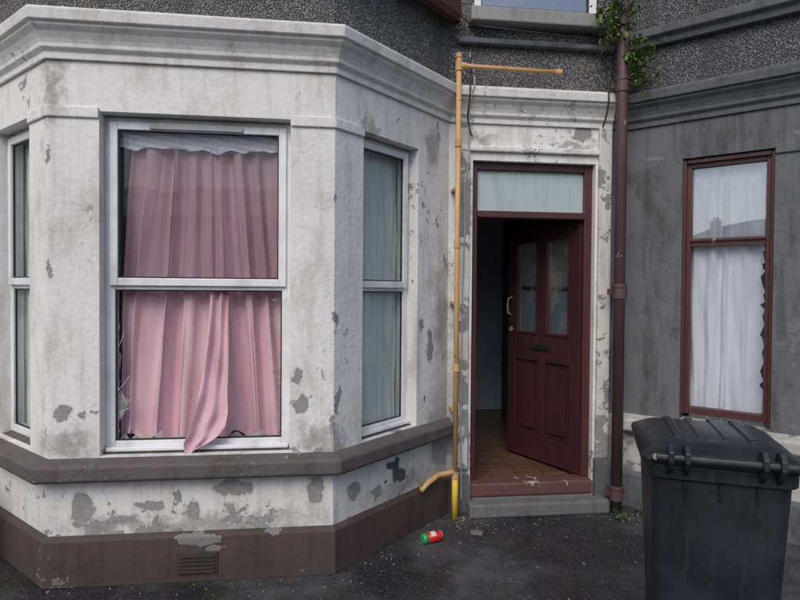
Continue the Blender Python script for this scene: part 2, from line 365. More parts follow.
    poly = [(x0 + .21, D + T + .004)] + inner + [(x1 - .03, D + T + .004), (x1 - .03, 8.99), (x0 + .21, 8.99)]
    mb.prism(poly, 2.78, 2.86); mb.prism(poly, .10, .185)
    mb.build('floor_and_ceiling', mats.get('floor', m_interior), H)
    return H, fl, ff, fr_, fm

def window(parent, name, F, s0, s1, z0, z1, zt0, zt1, fmat, gmat_top, gmat_low, fw=.055, inset=.085, depth=.06, sash=True, low_glass=True):
    e = MB(); o1 = -inset; o0 = -inset - depth
    e.obox(F, s0, s0 + fw, o0, o1, z0, z1); e.obox(F, s1 - fw, s1, o0, o1, z0, z1)
    e.obox(F, s0 + fw, s1 - fw, o0, o1 - .001, z1 - fw, z1); e.obox(F, s0 + fw, s1 - fw, o0, o1 - .001, z0, z0 + fw)
    e.obox(F, s0 + fw, s1 - fw, o0, o1 - .002, zt0, zt1)
    if sash:
        a, b, c, d = s0 + fw * .55, s1 - fw * .55, zt1 - .038, z1 - fw * .55; w = .042
        e.obox(F, a, a + w, o1 + .0015, o1 + .020, c, d); e.obox(F, b - w, b, o1 + .0015, o1 + .020, c, d)
        e.obox(F, a + w, b - w, o1 + .0015, o1 + .0195, c, c + w); e.obox(F, a + w, b - w, o1 + .0015, o1 + .0195, d - w, d)
    e.build(name + '_frame', fmat, parent, bevel=.004)
    if sash:   # black glazing gaskets
        q = MB(); w2 = .008
        for (za, zb, sa, sb, oo) in ((zt1 + .004, z1 - fw * .55 - .042, s0 + fw * .55 + .042, s1 - fw * .55 - .042, o1 + .004), (z0 + fw, zt0, s0 + fw, s1 - fw, o1 - .012)):
            q.obox(F, sa, sa + w2, oo - .01, oo, za, zb); q.obox(F, sb - w2, sb, oo - .01, oo, za, zb)
            q.obox(F, sa + w2, sb - w2, oo - .01, oo - .001, za, za + w2); q.obox(F, sa + w2, sb - w2, oo - .01, oo - .001, zb - w2, zb)
        q.build(name + '_gaskets', m_black, parent)
    gl = MB(); og = (o0 + o1) / 2
    gl.add([F(s0 + fw, og, zt1), F(s1 - fw, og, zt1), F(s1 - fw, og, z1 - fw), F(s0 + fw, og, z1 - fw)], [(0, 1, 2, 3)])
    gl.build(name + '_upper_glass', gmat_top, parent, recalc=False)
    if low_glass:
        gl = MB(); gl.add([F(s0 + fw, og, z0 + fw), F(s1 - fw, og, z0 + fw), F(s1 - fw, og, zt0), F(s0 + fw, og, zt0)], [(0, 1, 2, 3)])
        gl.build(name + '_lower_glass', gmat_low, parent, recalc=False)

def curtain(parent, name, F, s0, s1, off, z0, z1, mat, nfold=9, amp=.03, seed=1, pin=.3, sway=.0, taper=0.0, rag=.012):
    nx, nz = 240, 46; vs = []; rnd = random.Random(seed)
    ph = [rnd.uniform(0, 6.28) for _ in range(6)]; mid = (s0 + s1) / 2
    for j in range(nz + 1):
        v = j / nz; z = z0 + (z1 - z0) * v
        for i in range(nx + 1):
            u = i / nx
            w = u + .030 * math.sin(u * 9 + ph[0]) + .018 * math.sin(u * 23 + ph[1]) + sway * (1 - v) * math.sin(u * 5 + ph[4]) * .05
            th = 2 * math.pi * nfold * w + .5 * math.sin(v * 2.6 + ph[2] + u * 6)
            a = amp * (.75 + .35 * math.sin(u * 13 + ph[3])) * (1 - pin * v)
            fold = math.sin(th); fold = math.copysign(abs(fold) ** .75, fold)
            o = off + a * fold + .3 * a * math.sin(th * 2.3 + ph[5] + v * 1.5) + .006 * math.sin(v * 17 + u * 31)
            s = s0 + (s1 - s0) * u + .35 * a * math.cos(th); s = mid + (s - mid) * (1 - taper * v * v)
            zz = z + ((rag * math.sin(u * 40 + ph[1]) + rag * math.sin(u * 11 + ph[2])) if j == 0 else 0)
            vs.append(F(s, o, zz))
    fs = [(j * (nx + 1) + i, j * (nx + 1) + i + 1, (j + 1) * (nx + 1) + i + 1, (j + 1) * (nx + 1) + i) for j in range(nz) for i in range(nx)]
    m = MB(); m.add(vs, fs); return m.build(name, mat, parent, smooth=True, recalc=False)

def shards(parent, name, F, off, side_s, direction, z0, z1, mat, seed, wmax=.05, skip=.0, hmax=.15):
    r = random.Random(seed); m = MB(); z = z0
    while z < z1:
        h = r.uniform(.04, hmax); w = r.uniform(.012, wmax)
        if r.random() > skip:
            a = r.uniform(.15, .5); b = r.uniform(.5, .9)
            m.add([F(side_s, off, z), F(side_s + direction * w * r.uniform(.3, .8), off, z + h * a), F(side_s + direction * w, off, z + h * b), F(side_s, off, min(z + h, z1 + .05))], [(0, 1, 2, 3)])
        z += h
    m.build(name, mat, parent, recalc=False)

# ------------------------------------------------------------------ own house
P1 = [(-5.2, D), (-2.30, D), (-1.48, 3.28), (.03, 3.28), (.85, D), (2.075, D)]
DX0, DX1 = 1.025, 1.955
H1, fl, ff, fr_, fm = bay_house('terraced_house', P1, dict(wall=m_white, cornice=m_cornice, sill=m_sill, plinth=m_plinth, peb=m_pebble, floor=m_floor), door=(DX0, DX1))
window(H1, 'front_window', ff, wf[0], wf[1], .70, 2.535, 1.590, 1.650, m_upvc, m_glass, m_glass, low_glass=False, fw=.050)
window(H1, 'right_window', fr_, wr[0], wr[1], .70, 2.535, 1.590, 1.650, m_upvc, m_glass_side, m_glass_side, fw=.045)
window(H1, 'left_window', fl, wl[0], wl[1], .70, 2.535, 1.590, 1.650, m_upvc, m_glass_side, m_glass_side, fw=.045)
mb = MB(); mb.obox(ff, .50, 1.0, -.0635, -.052, 2.470, 2.496); mb.build('trickle_vent', paint_mat('vent_grey_plastic', (.42, .43, .44), .5), H1, bevel=.004)
mb = MB(); mb.obox(ff, wf[0] + .01, wf[1] - .01, -.085, -.05, .699, .722); mb.build('upvc_cill_front', m_upvc, H1, bevel=.005)
mb = MB(); mb.obox(fr_, wr[0] + .01, wr[1] - .01, -.085, -.05, .699, .722); mb.build('upvc_cill_right', m_upvc, H1, bevel=.005)
curtain(H1, 'pink_curtain', ff, wf[0] + .05, wf[1] - .0, -.190, .73, 2.43, m_pink, 8.5, .034, 8, pin=.10, sway=1.4, taper=.13, rag=.022)
curtain(H1, 'net_curtain', ff, wf[0] - .05, wf[1] + .05, -.28, .6, 2.52, m_lace, 17, .015, 5)
curtain(H1, 'net_pelmet', ff, wf[0] + .03, wf[1] - .03, -.148, 2.385, 2.50, m_bluewhite, 20, .004, 15, rag=.010)
curtain(H1, 'side_curtain_right', fr_, wr[0] - .02, wr[1] + .03, -.165, .6, 2.53, m_green, 8, .009, 6)
curtain(H1, 'side_curtain_left', fl, wl[0] - .02, wl[1] + .03, -.165, .6, 2.53, m_green, 8, .009, 9)
shards(H1, 'broken_glass_left_edge', ff, -.11, wf[0] + .05, 1, .76, 1.58, m_shard, 4, .085, 0, .2)
shards(H1, 'broken_glass_right_edge', ff, -.11, wf[1] - .05, -1, .76, 1.5, m_shard, 5, .07, 0, .2)
rg = random.Random(3); q = MB(); s_ = wf[0] + .06   # jagged remains standing in the bottom rail
while s_ < wf[1] - .08:
    w_ = rg.uniform(.04, .12); h_ = rg.uniform(.01, .055)
    if not .68 < s_ < .90: q.add([ff(s_, -.113, .75), ff(s_ + w_, -.113, .75), ff(s_ + w_ * rg.uniform(.5, .9), -.113, .75 + h_), ff(s_ + w_ * .2, -.113, .75 + h_ * .4)], [(0, 1, 2, 3)])
    s_ += w_
q.build('broken_glass_bottom_edge', m_shard, H1, recalc=False)
q = MB()    # crack lines in what is left of the lower light
for (a0, z0_, a1, z1_) in ((wf[0] + .05, 1.02, wf[0] + .12, 1.11), (wf[0] + .05, 1.06, wf[0] + .10, .95), (wf[0] + .05, .90, wf[0] + .12, .93), (wf[0] + .05, 1.25, wf[0] + .09, 1.36)):
    q.tube([ff(a0, -.108, z0_), ff((a0 + a1) / 2 + .006, -.108, (z0_ + z1_) / 2), ff(a1, -.108, z1_)], .0012, 5)
q.build('glass_cracks', m_bluewhite, H1)
ctr = [(.86, -.150, 1.63, .048), (.858, -.140, 1.45, .055), (.855, -.120, 1.28, .062), (.85, -.095, 1.12, .070), (.842, -.062, 1.00, .080), (.835, -.045, .90, .092), (.815, -.036, .82, .102), (.79, -.026, .765, .096), (.765, -.02, .725, .066), (.735, -.012, .69, .02)]
vs = []; nu = 24
def interp(t):
    k = min(int(t), len(ctr) - 2); f = t - k
    return [ctr[k][q] * (1 - f) + ctr[k + 1][q] * f for q in range(4)]
rows = 50
for j in range(rows + 1):
    s_, o_, z_, w_ = interp(j / rows * (len(ctr) - 1))
    for i in range(nu + 1):
        u = i / nu * 2 - 1
        vs.append(ff(s_ + u * w_, o_ + .020 * math.sin(u * 6.5 + j * .06) * (1 - .5 * j / rows) + .012 * u * u + .004 * math.sin(j * .5 + u * 4), z_ + .03 * u * (j / rows)))
m = MB(); m.add(vs, [(j * (nu + 1) + i, j * (nu + 1) + i + 1, (j + 1) * (nu + 1) + i + 1, (j + 1) * (nu + 1) + i) for j in range(rows) for i in range(nu)])
m.build('curtain_tail', m_pink, H1, smooth=True, recalc=False)
mb = MB(); mb.obox(ff, .665, .885, .028, .042, .045, .165)
mb.build('airbrick', m_vent, H1, bevel=.003)
mb = MB()
for k in range(5): mb.obox(ff, .68, .87, .040, .052, .056 + k * .021, .066 + k * .021)
mb.build('airbrick_louvres', m_vent, H1)
mb = MB(); mb.box(1.970, 2.068, D - .035, D - .001, .36, 2.80); mb.box(.915, 1.003, D - .022, D - .001, .30, 2.80)
mb.build('door_pilasters', m_pilaster, H1, bevel=.01)
mb = MB(); mb.box(1.960, 2.072, D - .05, D - .001, 0, .36); mb.box(.90, 1.01, D - .045, D - .036, 0, .28); mb.build('pilaster_bases', m_greytrim, H1, bevel=.012)
mb = MB(); mb.box(.93, 2.05, D - .03, D - .001, 2.60, 2.64); mb.build('door_head_moulding', m_cornice, H1, bevel=.01)
mb = MB(); y0, y1 = D + .05, D + .13
mb.box(DX0, DX0 + .05, y0, y1, .10, 2.54); mb.box(DX1 - .06, DX1, y0, y1, .10, 2.54); mb.box(DX0 + .05, DX1 - .06, y0 + .001, y1, 2.485, 2.54)
mb.box(DX0 + .05, DX1 - .06, y0 - .012, y1, 2.135, 2.185)
mb.build('door_frame', m_maroon, H1, bevel=.006)
mb = MB(); mb.box(DX0, DX1, D - .02, D + .14, .10, .197); mb.build('door_threshold', m_sillwood, H1, bevel=.012)
mb = MB(); mb.add([(DX0 + .05, D + .085, 2.185), (DX1 - .06, D + .085, 2.185), (DX1 - .06, D + .085, 2.485), (DX0 + .05, D + .085, 2.485)], [(0, 1, 2, 3)]); mb.build('fanlight', m_frost, H1, recalc=False)
hx, hy = 1.885, 4.19
dd = Vector((-.41, .912)).normalized()
def FD(s, o, z):
    q = Vector((hx, hy)) + dd * s + Vector((-.912, -.41)).normalized() * o; return (q.x, q.y, z)
LW = .80; z0, z1 = .205, 2.13
mb = MB()
def rail(s0, s1, a, b, t0=-.042, t1=0.0): mb.obox(FD, s0, s1, t0, t1, a, b)
rail(0, .10, z0, z1); rail(LW - .10, LW, z0, z1); rail(.36, .44, z0, z1, t1=-.0005)
rail(.10, .36, z1 - .11, z1, t1=-.001); rail(.44, LW - .10, z1 - .11, z1, t1=-.001)
rail(.10, .36, 1.02, 1.24, t1=-.001); rail(.44, LW - .10, 1.02, 1.24, t1=-.001)
rail(.10, .36, z0, z0 + .20, t1=-.001); rail(.44, LW - .10, z0, z0 + .20, t1=-.001)
mb.build('door_leaf', m_maroon_door, H1, bevel=.006)
mb = MB()
for (a, b) in ((.10, .36), (.44, LW - .10)):
    mb.obox(FD, a, b, -.03, -.022, z0 + .20, 1.02); mb.obox(FD, a + .045, b - .045, -.022, -.004, z0 + .25, .97)
mb.build('door_lower_panels', m_maroon_door, H1, bevel=.009)
mb = MB()
for (a, b) in ((.10, .36), (.44, LW - .10)):
    mb.obox(FD, a, a + .02, -.02, .006, 1.24, z1 - .11); mb.obox(FD, b - .02, b, -.02, .006, 1.24, z1 - .11)
    mb.obox(FD, a + .02, b - .02, -.02, .006, 1.24, 1.26); mb.obox(FD, a + .02, b - .02, -.02, .006, z1 - .13, z1 - .11)
mb.build('door_glazing_beads', m_maroon_door, H1, bevel=.003)
m_nb = paint_mat('net_behind_glass', (.20, .21, .17), .8, (.10, .105, .09), .8, (3, 3, 12))
for i, (a, b) in enumerate(((.10, .36), (.44, LW - .10))):
    q = MB(); q.add([FD(a, -.022, 1.24), FD(b, -.022, 1.24), FD(b, -.022, z1 - .11), FD(a, -.022, z1 - .11)], [(0, 1, 2, 3)]); q.build('door_glass_%d' % (i + 1), m_glass_door, H1, recalc=False)
    q = MB(); q.add([FD(a, -.036, 1.24), FD(b, -.036, 1.24), FD(b, -.036, z1 - .11), FD(a, -.036, z1 - .11)], [(0, 1, 2, 3)]); q.build('door_board_%d' % (i + 1), m_nb, H1, recalc=False)
mb = MB(); mb.obox(FD, .29, .51, 0, .010, 1.115, 1.165); mb.obox(FD, .32, .48, .010, .014, 1.128, 1.152); mb.build('letter_plate', m_black, H1, bevel=.003)
mb = MB(); mb.tube([FD(LW - .05, .0, 1.55), FD(LW - .05, .045, 1.53), FD(LW - .05, .05, 1.47), FD(LW - .05, .045, 1.41), FD(LW - .05, .0, 1.39)], .009, 10)
mb.tube([FD(LW - .05, .0, 1.27), FD(LW - .05, .012, 1.27)], .02, 16); mb.build('door_pull', m_chrome, H1, smooth=True)
mb = MB(); mb.box(.93, 1.005, D + T + .002, 8.9, .186, 2.778); mb.build('hall_partition', m_interior, H1)
mb = MB(); mb.box(1.006, 1.018, D + T + .002, 8.9, .186, 1.60); mb.build('hall_dado', m_dado, H1)
mb = MB(); mb.box(1.019, 1.03, D + T + .003, 8.9, .186, .30); mb.box(1.006, 1.026, D + T + .003, 8.9, 1.60, 1.64); mb.build('hall_skirting', m_maroon_door, H1)
mb = MB(); mb.box(1.03, 2.05, 6.7, 6.8, .186, 2.778); mb.build('hall_end_wall', m_dado, H1)
mb = MB(); mb.box(.98, 2.02, D - .10, D + .10, 3.50, 3.60); mb.build('upper_window_sill', m_lighttrim, H1, bevel=.01)
window(H1, 'upper_window', fm, DX0 + .0, DX1 - .0, 3.602, 4.998, 4.2, 4.27, m_upvc, m_glass2, m_glass2, inset=.02)
mb = MB(); mb.box(.90, 2.07, D - .045, D + .01, 3.36, 3.40); mb.build('string_course', m_greytrim, H1, bevel=.01)
mb = MB(); mb.sweep([(-2.42, D), (-2.30, D), (-1.48, 3.28), (.03, 3.28), (.85, D), (.87, D)], [(.0, 3.50), (.05, 3.47), (.11, 3.47), (.125, 3.51), (.125, 3.61), (.0, 3.63)]); mb.build('maroon_sill_band', m_maroon, H1, bevel=.008)
for F_, w_ in ((ff, wf), (fr_, wr), (fl, wl)):
    window(H1, 'upper_bay_window', F_, w_[0], w_[1], 3.722, 5.298, 4.7, 4.77, m_upvc, m_glass2, m_glass2)

# ------------------------------------------------------------------ neighbouring house
P2 = [(2.08, D), (2.215, D), (3.035, 3.28), (4.545, 3.28), (5.365, D), (9.0, D)]
H2, nl, nf, nr, nm = bay_house('terraced_house.001', P2, dict(wall=m_grey, cornice=m_greytrim, sill=m_nlow, plinth=m_greytrim, peb=m_pebble2, low=m_nlow))
for nme, F_, w_ in (('left_window', nl, wl), ('front_window', nf, wf), ('right_window', nr, wr)):
    window(H2, nme, F_, w_[0], w_[1], .735, 2.525, 1.92, 1.98, m_maroon, m_glass_n, m_glass_side, sash=False, fw=.05, inset=.05)
    curtain(H2, nme + '_curtain', F_, w_[0] + .03, w_[1] - .0, -.14, .6, 2.50, m_bluewhite, 5, .018, 11, pin=-.1)
    window(H2, 'upper_bay_window', F_, w_[0], w_[1], 3.722, 5.298, 4.7, 4.77, m_upvc, m_glass2, m_glass2)
mb = MB(); mb.obox(nl, wl[0] + .045, wl[1] - .045, -.052, -.035, 1.955, 1.975); mb.obox(nl, wl[0] - .01, wl[0] + .02, -.049, -.02, .735, 2.53); mb.obox(nl, wl[1] - .02, wl[1] + .0, -.049, -.02, .735, 2.53)
mb.obox(nl, wl[0] + .022, wl[1] - .022, -.049, -.022, 2.505, 2.534); mb.build('left_window_staff_beads', m_maroon, H2, bevel=.004)
shards(H2, 'dark_broken_edge', nl, -.085, wl[1] - .05, -1, .95, 1.85, m_black, 21, .030, .25)  # opaque black jags: darkness of the gap beside the curtain, painted at the broken edge
mb = MB(); mb.sweep([(2.09, D), (2.215, D), (3.035, 3.28), (4.545, 3.28), (5.365, D), (8.9, D)], [(-.01, 3.37), (.04, 3.37), (.05, 3.41), (.085, 3.43), (.085, 3.485), (-.01, 3.51)]); mb.build('parapet_ledge', m_greytrim, H2, bevel=.006)

# ------------------------------------------------------------------ concrete step
mb = MB(); mb.box(.985, 2.02, D - .17, D - .052, 0, .098); mb.box(1.03, 1.95, D - .052, D + .12, 0, .097)
st = mb.build('door_step', m_step, None, bevel=.015)
# ------------------------------------------------------------------ gas pipe
gp = empty('gas_pipe')
px, py = .885, D - .135
mb = MB(); mb.tube([(px, py, .30), (px, py, 3.23)], .0175)
mb.tube([(px, py, 3.155), (px + .03, py, 3.155), (1.62, py, 3.145)], .0165)
mb.build('riser_and_branch', m_ochre, gp, smooth=True)
mb = MB()
mb.tube([(px, py, 3.12), (px, py, 3.19)], .025); mb.tube([(px + .012, py, 3.155), (px + .055, py, 3.155)], .024); mb.tube([(1.58, py, 3.1457), (1.625, py, 3.145)], .023)
for zz in (.30, 1.06, 1.92, 2.62): mb.tube([(px, py, zz - .025), (px, py, zz + .025)], .0235)
mb.tube([(px, py, 3.21), (px, py, 3.24)], .022)
mb.build('fittings', m_ochre, gp, smooth=False)
mb = MB(); mb.tube([(px, py, .325), (px - .05, py - .01, .325), (px - .14, py - .06, .325), (px - .22, py - .135, .30), (px - .255, py - .16, .262), (px - .26, py - .13, .262)], .019); mb.build('bay_branch', m_ochre, gp, smooth=True)
mb = MB(); mb.tube([(px, py, .0), (px, py, .32)], .022); mb.build('yellow_sleeve', m_yellow, gp, smooth=True)
mb = MB()
for zz in (.75, 1.5, 2.3):
    mb.box(px - .022, px + .022, py + .01, D - .001, zz, zz + .02)
mb.build('clips', m_ochre, gp)
# ------------------------------------------------------------------ cables
def cable(name, pts, r, mat):
    cu = bpy.data.curves.new(name, 'CURVE'); cu.dimensions = '3D'; cu.bevel_depth = r; cu.bevel_resolution = 2
    sp = cu.splines.new('NURBS'); sp.points.add(len(pts) - 1)
    for p, q in zip(sp.points, pts): p.co = (*q, 1)
    sp.use_endpoint_u = True; sp.order_u = 3; sp.resolution_u = 8
    cu.materials.append(mat); o = bpy.data.objects.new(name, cu); sc.collection.objects.link(o); return o
yw = D - .03
cable('phone_cable', [(.99, yw + .02, 3.30), (1.01, D - .13, 3.07), (.985, D - .12, 2.98), (.975, D - .04, 2.82), (.99, D - .035, 2.5), (.955, D - .035, 2.35), (.965, D - .035, 2.1), (.95, D - .035, 1.7), (.945, D - .035, .9), (.95, D - .05, .1)], .005, m_cablegrey)
cable('black_cable', [(.86, D - .02, 3.62), (.95, yw, 3.49), (1.2, yw - .08, 3.44), (1.6, yw - .08, 3.42), (1.95, yw, 3.43), (1.99, yw, 3.30), (1.985, D - .13, 3.08), (1.99, D - .12, 2.9), (1.98, D - .05, 2.80)], .006, m_black)
cable('black_cable', [(1.0, D - .02, 3.28), (.965, D - .14, 3.09), (.97, D - .125, 2.95), (.96, D - .05, 2.8), (1.01, D - .03, 2.70)], .005, m_black)

# ------------------------------------------------------------------ downpipe
dp = empty('rainwater_downpipe')
mb = MB(); dx, dy = 2.066, D - .165
mb.tube([(dx, dy, .04), (dx, dy, 6.1)], .040, 18); mb.build('pipe', m_pipe_red, dp, smooth=True)
mb = MB()
for zz in (.10, 1.55, 3.02, 4.6):
    mb.tube([(dx, dy, zz), (dx, dy, zz + .10)], .048, 18); mb.tube([(dx, dy, zz + .08), (dx, dy, zz + .105)], .053, 18)
    mb.box(dx - .075, dx + .075, dy + .02, dy + .035, zz + .03, zz + .07); mb.box(dx - .02, dx + .02, dy + .035, D - .001, zz + .035, zz + .065)
mb.build('collars', m_pipe_red, dp)

# ------------------------------------------------------------------ plants
g = G('leaf_green'); oi = g.noise(25, 2); c = g.mix(g.step(oi, .35, .65), (.045, .11, .02), (.14, .24, .04)); m_leaf = g.done(g.bsdf(c, .55))
m_twig = paint_mat('twig', (.06, .04, .025), .8)
def plant(name, root, tips, nleaf, size, seed, spread=.06):
    e = empty(name); r = random.Random(seed); mt = MB(); ml = MB()
    for tp in tips:
        a = Vector(root); b = Vector(tp); mid = (a + b) / 2 + Vector((r.uniform(-.03, .03), r.uniform(-.03, 0), r.uniform(0, .05)))
        pts = [a.lerp(mid, t / 4) for t in range(4)] + [mid.lerp(b, t / 4) for t in range(5)]
        mt.tube(pts, [.004 * (1 - k / 12) + .001 for k in range(len(pts))], 5)
        for k in range(nleaf):
            t = r.uniform(.25, 1.05); p = (a.lerp(mid, t * 2) if t < .5 else mid.lerp(b, (t - .5) * 2)) + Vector((r.gauss(0, 1), r.gauss(0, .8), r.gauss(0, .9))) * spread * .45
            L = size * r.uniform(.5, 1.3); d = Vector((r.uniform(-1, 1), r.uniform(-1, .4), r.uniform(-.9, .7))).normalized(); w = d.cross(Vector((r.uniform(-.5, .5), r.uniform(-.5, .5), 1))).normalized() * L * .24
            n2 = d.cross(w).normalized() * L * .08
            ml.add([p, p + d * L * .35 + w, p + d * L * .75 + w * .7 + n2, p + d * L, p + d * L * .75 - w * .7 + n2, p + d * L * .35 - w], [(0, 1, 2, 3), (0, 3, 4, 5)])
    mt.build('stems', m_twig, e); ml.build('leaves', m_leaf, e, recalc=False); return e
plant('wall_weed', (2.02, D - .10, 3.42), [(1.92, D - .2, 3.60), (1.98, D - .25, 3.68), (2.06, D - .25, 3.56), (1.94, D - .26, 3.46), (2.04, D - .24, 3.70), (1.88, D - .2, 3.5), (1.93, D - .22, 3.36)], 40, .050, 3, .095)
plant('wall_weed', (2.14, D - .08, 3.12), [(2.24, D - .2, 3.28), (2.16, D - .24, 3.36), (2.10, D - .25, 3.22), (2.24, D - .22, 3.14), (2.14, D - .28, 3.06), (2.22, D - .22, 3.38), (2.1, D - .26, 3.32)], 40, .048, 5, .095)
plant('ground_weed', (2.0, D - .22, .0), [(1.98, D - .3, .04), (2.04, D - .33, .04), (2.1, D - .3, .06), (2.13, D - .38, .03)], 26, .018, 6, .05)
plant('ground_weed', (2.22, D - .14, .0), [(2.24, D - .2, .06), (2.3, D - .25, .05), (2.34, D - .3, .04), (2.26, D - .32, .03)], 26, .020, 9, .05)

# ------------------------------------------------------------------ wheelie bin
g = G('bin_plastic'); n = g.noise(5, 4)
c = g.mix(g.step(n, .35, .7), (.013, .015, .019), (.022, .025, .030))
c = g.mix(g.math('MULTIPLY', g.step(g.noise(1, 4, g.scaled((30, 30, 2.5)), .7), .55, .75), .4), c, (.06, .064, .07))
c = g.mix(g.math('MULTIPLY', g.step(g.noise(40, 4, rough=.7), .64, .72), .3), c, (.11, .11, .11))
m_bin = g.done(g.bsdf(c, g.step(n, .3, .7, .28, .46)))
m_rub = paint_mat('wheel_rubber', (.02, .02, .02), .8)
bn = empty('wheelie_bin', (1.540, 2.19, 0), math.radians(-25))
def rrect(hx, hy, r, n=5, cy=0):
    pts = []
    for (cx, cy2, a0) in ((hx - r, hy - r, 0), (-hx + r, hy - r, 90), (-hx + r, -hy + r, 180), (hx - r, -hy + r, 270)):
        for k in range(n + 1):
            a = math.radians(a0 + 90 * k / n); pts.append((cx + r * math.cos(a), cy2 + r * math.sin(a) + cy))
    return pts
def loft(mb, rings, cap0=True, cap1=True):
    n = len(rings[0]); vs = [p for r_ in rings for p in r_]
    fs = [(i * n + k, i * n + (k + 1) % n, (i + 1) * n + (k + 1) % n, (i + 1) * n + k) for i in range(len(rings) - 1) for k in range(n)]
    if cap0: fs.append(tuple(range(n))[::-1])
    if cap1: fs.append(tuple(range((len(rings) - 1) * n, len(rings) * n)))
    mb.add(vs, fs)
def ring(hx, hy, r, z, tilt=0, cy=0): return [(p[0], p[1], z + tilt * p[1]) for p in rrect(hx, hy, r, 5, cy)]
mb = MB()
rings = [ring(.190, .21, .04, .05, cy=.02), ring(.198, .22, .045, .07, cy=.02), ring(.235, .262, .05, .86, cy=0), ring(.237, .265, .05, .90), ring(.253, .282, .055, .905), ring(.255, .284, .055, .955), ring(.249, .278, .05, .96)]
loft(mb, rings); mb.build('body', m_bin, bn, bevel=.004)
mb = MB()
for xx in (-.12, 0, .12): mb.add([(xx - .007, -.262, .90), (xx + .007, -.262, .90), (xx + .007, -.283, .90), (xx - .007, -.283, .90), (xx - .007, -.245, .80), (xx + .007, -.245, .80), (xx + .007, -.252, .80), (xx - .007, -.252, .80)], [(0, 1, 2, 3), (4, 5, 6, 7), (0, 1, 5, 4), (1, 2, 6, 5), (2, 3, 7, 6), (3, 0, 4, 7)])
mb.build('rim_ribs', m_bin, bn)
mb = MB()
rings = [ring(.263, .296, .06, .966), ring(.271, .304, .06, .962), ring(.275, .308, .06, .975), ring(.271, .304, .06, .992), ring(.248, .28, .06, 1.006), ring(.213, .245, .06, 1.026), ring(.16, .19, .06, 1.036), ring(.08, .10, .05, 1.040)]
loft(mb, rings); mb.build('lid', m_bin, bn, bevel=.003, smooth=True)
mb = MB()
for xx in (-.13, -.045, .045, .13):
    loft(mb, [[(p[0] + xx, p[1] + .02, z_) for p in rrect(w_, h_, .008)] for (w_, h_, z_) in ((.020, .19, 1.012), (.018, .185, 1.040), (.012, .175, 1.045))])
mb.build('lid_ridges', m_bin, bn, bevel=.002)
mb = MB()
for xx in (-.15, .15):
    pr = [(-.255, .945), (-.262, 1.00), (-.285, 1.035), (-.325, 1.045), (-.352, 1.02), (-.356, .985), (-.335, .955), (-.295, .925)]
    for w0 in (-.036, .018):
        vs = [(xx + w0, a, b) for a, b in pr] + [(xx + w0 + .018, a, b) for a, b in pr]; k = len(pr)
        mb.add(vs, [tuple(range(k)), tuple(range(k, 2 * k))[::-1]] + [(i, (i + 1) % k, k + (i + 1) % k, k + i) for i in range(k)])
mb.tube([(-.225, -.325, .995), (.225, -.325, .995)], .0155, 14)
for xx in (-.225, .225): mb.tube([(xx, -.326, .995), (xx, -.27, .965)], .015, 12)
mb.build('hinge_and_handle', m_bin, bn, bevel=.002)
mb = MB()
for sx in (-1, 1):
    mb.tube([(sx * .215, -.20, .10), (sx * .26, -.20, .10)], .10, 28)
mb.build('wheels', m_rub, bn, bevel=.01)
mb = MB(); mb.tube([(-.21, -.20, .10), (.21, -.20, .10)], .012); mb.build('axle', m_chrome, bn)

# ------------------------------------------------------------------ litter
can = empty('drinks_can', (.655, 3.60, .0335), math.radians(20))
m_red = paint_mat('can_red', (.62, .018, .022), .3, (.4, .02, .02), .3); m_grn = paint_mat('can_green', (.03, .32, .10), .35, (.02, .2, .08), .3); m_tin = paint_mat('can_metal', (.55, .55, .55), .25); m_lab = paint_mat('can_label_white', (.75, .72, .7), .4)
mb = MB(); mb.tube([(-.035, 0, 0), (.052, 0, 0), (.060, 0, .002), (.066, 0, .003)], [.0325, .0325, .030, .026], 24); mb.build('body', m_red, can, smooth=True)
mb = MB(); mb.tube([(-.068, 0, 0), (-.064, 0, 0), (-.056, 0, 0), (-.0352, 0, 0)], [.022, .028, .0325, .0326], 24); mb.build('green_end', m_grn, can, smooth=True)
mb = MB(); mb.tube([(.0662, 0, .003), (.0685, 0, .003)], [.026, .0255], 24); mb.build('rim', m_tin, can)
mb = MB()
vs = []
for k in range(7):
    a = math.radians(-150 + k * 12)
    for xx in (-.012, .022): vs.append((xx, .0331 * math.cos(a), .0331 * abs(math.sin(a))))
mb.add(vs, [(2 * k, 2 * k + 1, 2 * k + 3, 2 * k + 2) for k in range(6)]); mb.build('label', m_lab, can, smooth=True, recalc=False)

m_flake = paint_mat('paint_flake', (.28, .27, .25), .8, (.10, .095, .09), .7, (30, 30, 30))
mb = MB(); r = random.Random(4)
for k in range(170):
    if r.random() < .8:
        t = r.random(); seg = r.choice([((.03, 3.2), (.82, 4.02)), ((-1.5, 3.22), (0, 3.22)), ((.9, 4.0), (1.0, 3.98)), ((.5, 3.6), (1.2, 3.9)), ((1.0, 3.9), (2.1, 3.9)), ((2.2, 3.95), (2.9, 3.3))])
        a = Vector(seg[0]).lerp(Vector(seg[1]), t); n_ = nrm(seg[0], seg[1]); q = a + n_ * abs(r.gauss(0, .10))
    else: q = Vector((r.uniform(.1, 2.4), r.uniform(2.8, 3.95)))
    s = r.uniform(.002, .006) if r.random() < .96 else r.uniform(.008, .013); zz = r.uniform(.0025, .005)
    an = r.uniform(0, 6.28); nn_ = r.choice([4, 5, 6])
    top = [(q.x + s * r.uniform(.6, 1.2) * math.cos(an + 6.28 * i / nn_), q.y + s * r.uniform(.6, 1.2) * math.sin(an + 6.28 * i / nn_), zz + r.uniform(0, .003)) for i in range(nn_)]
    mb.add(top + [(p[0], p[1], .0005) for p in top], [tuple(range(nn_))] + [(i, (i + 1) % nn_, nn_ + (i + 1) % nn_, nn_ + i) for i in range(nn_)])
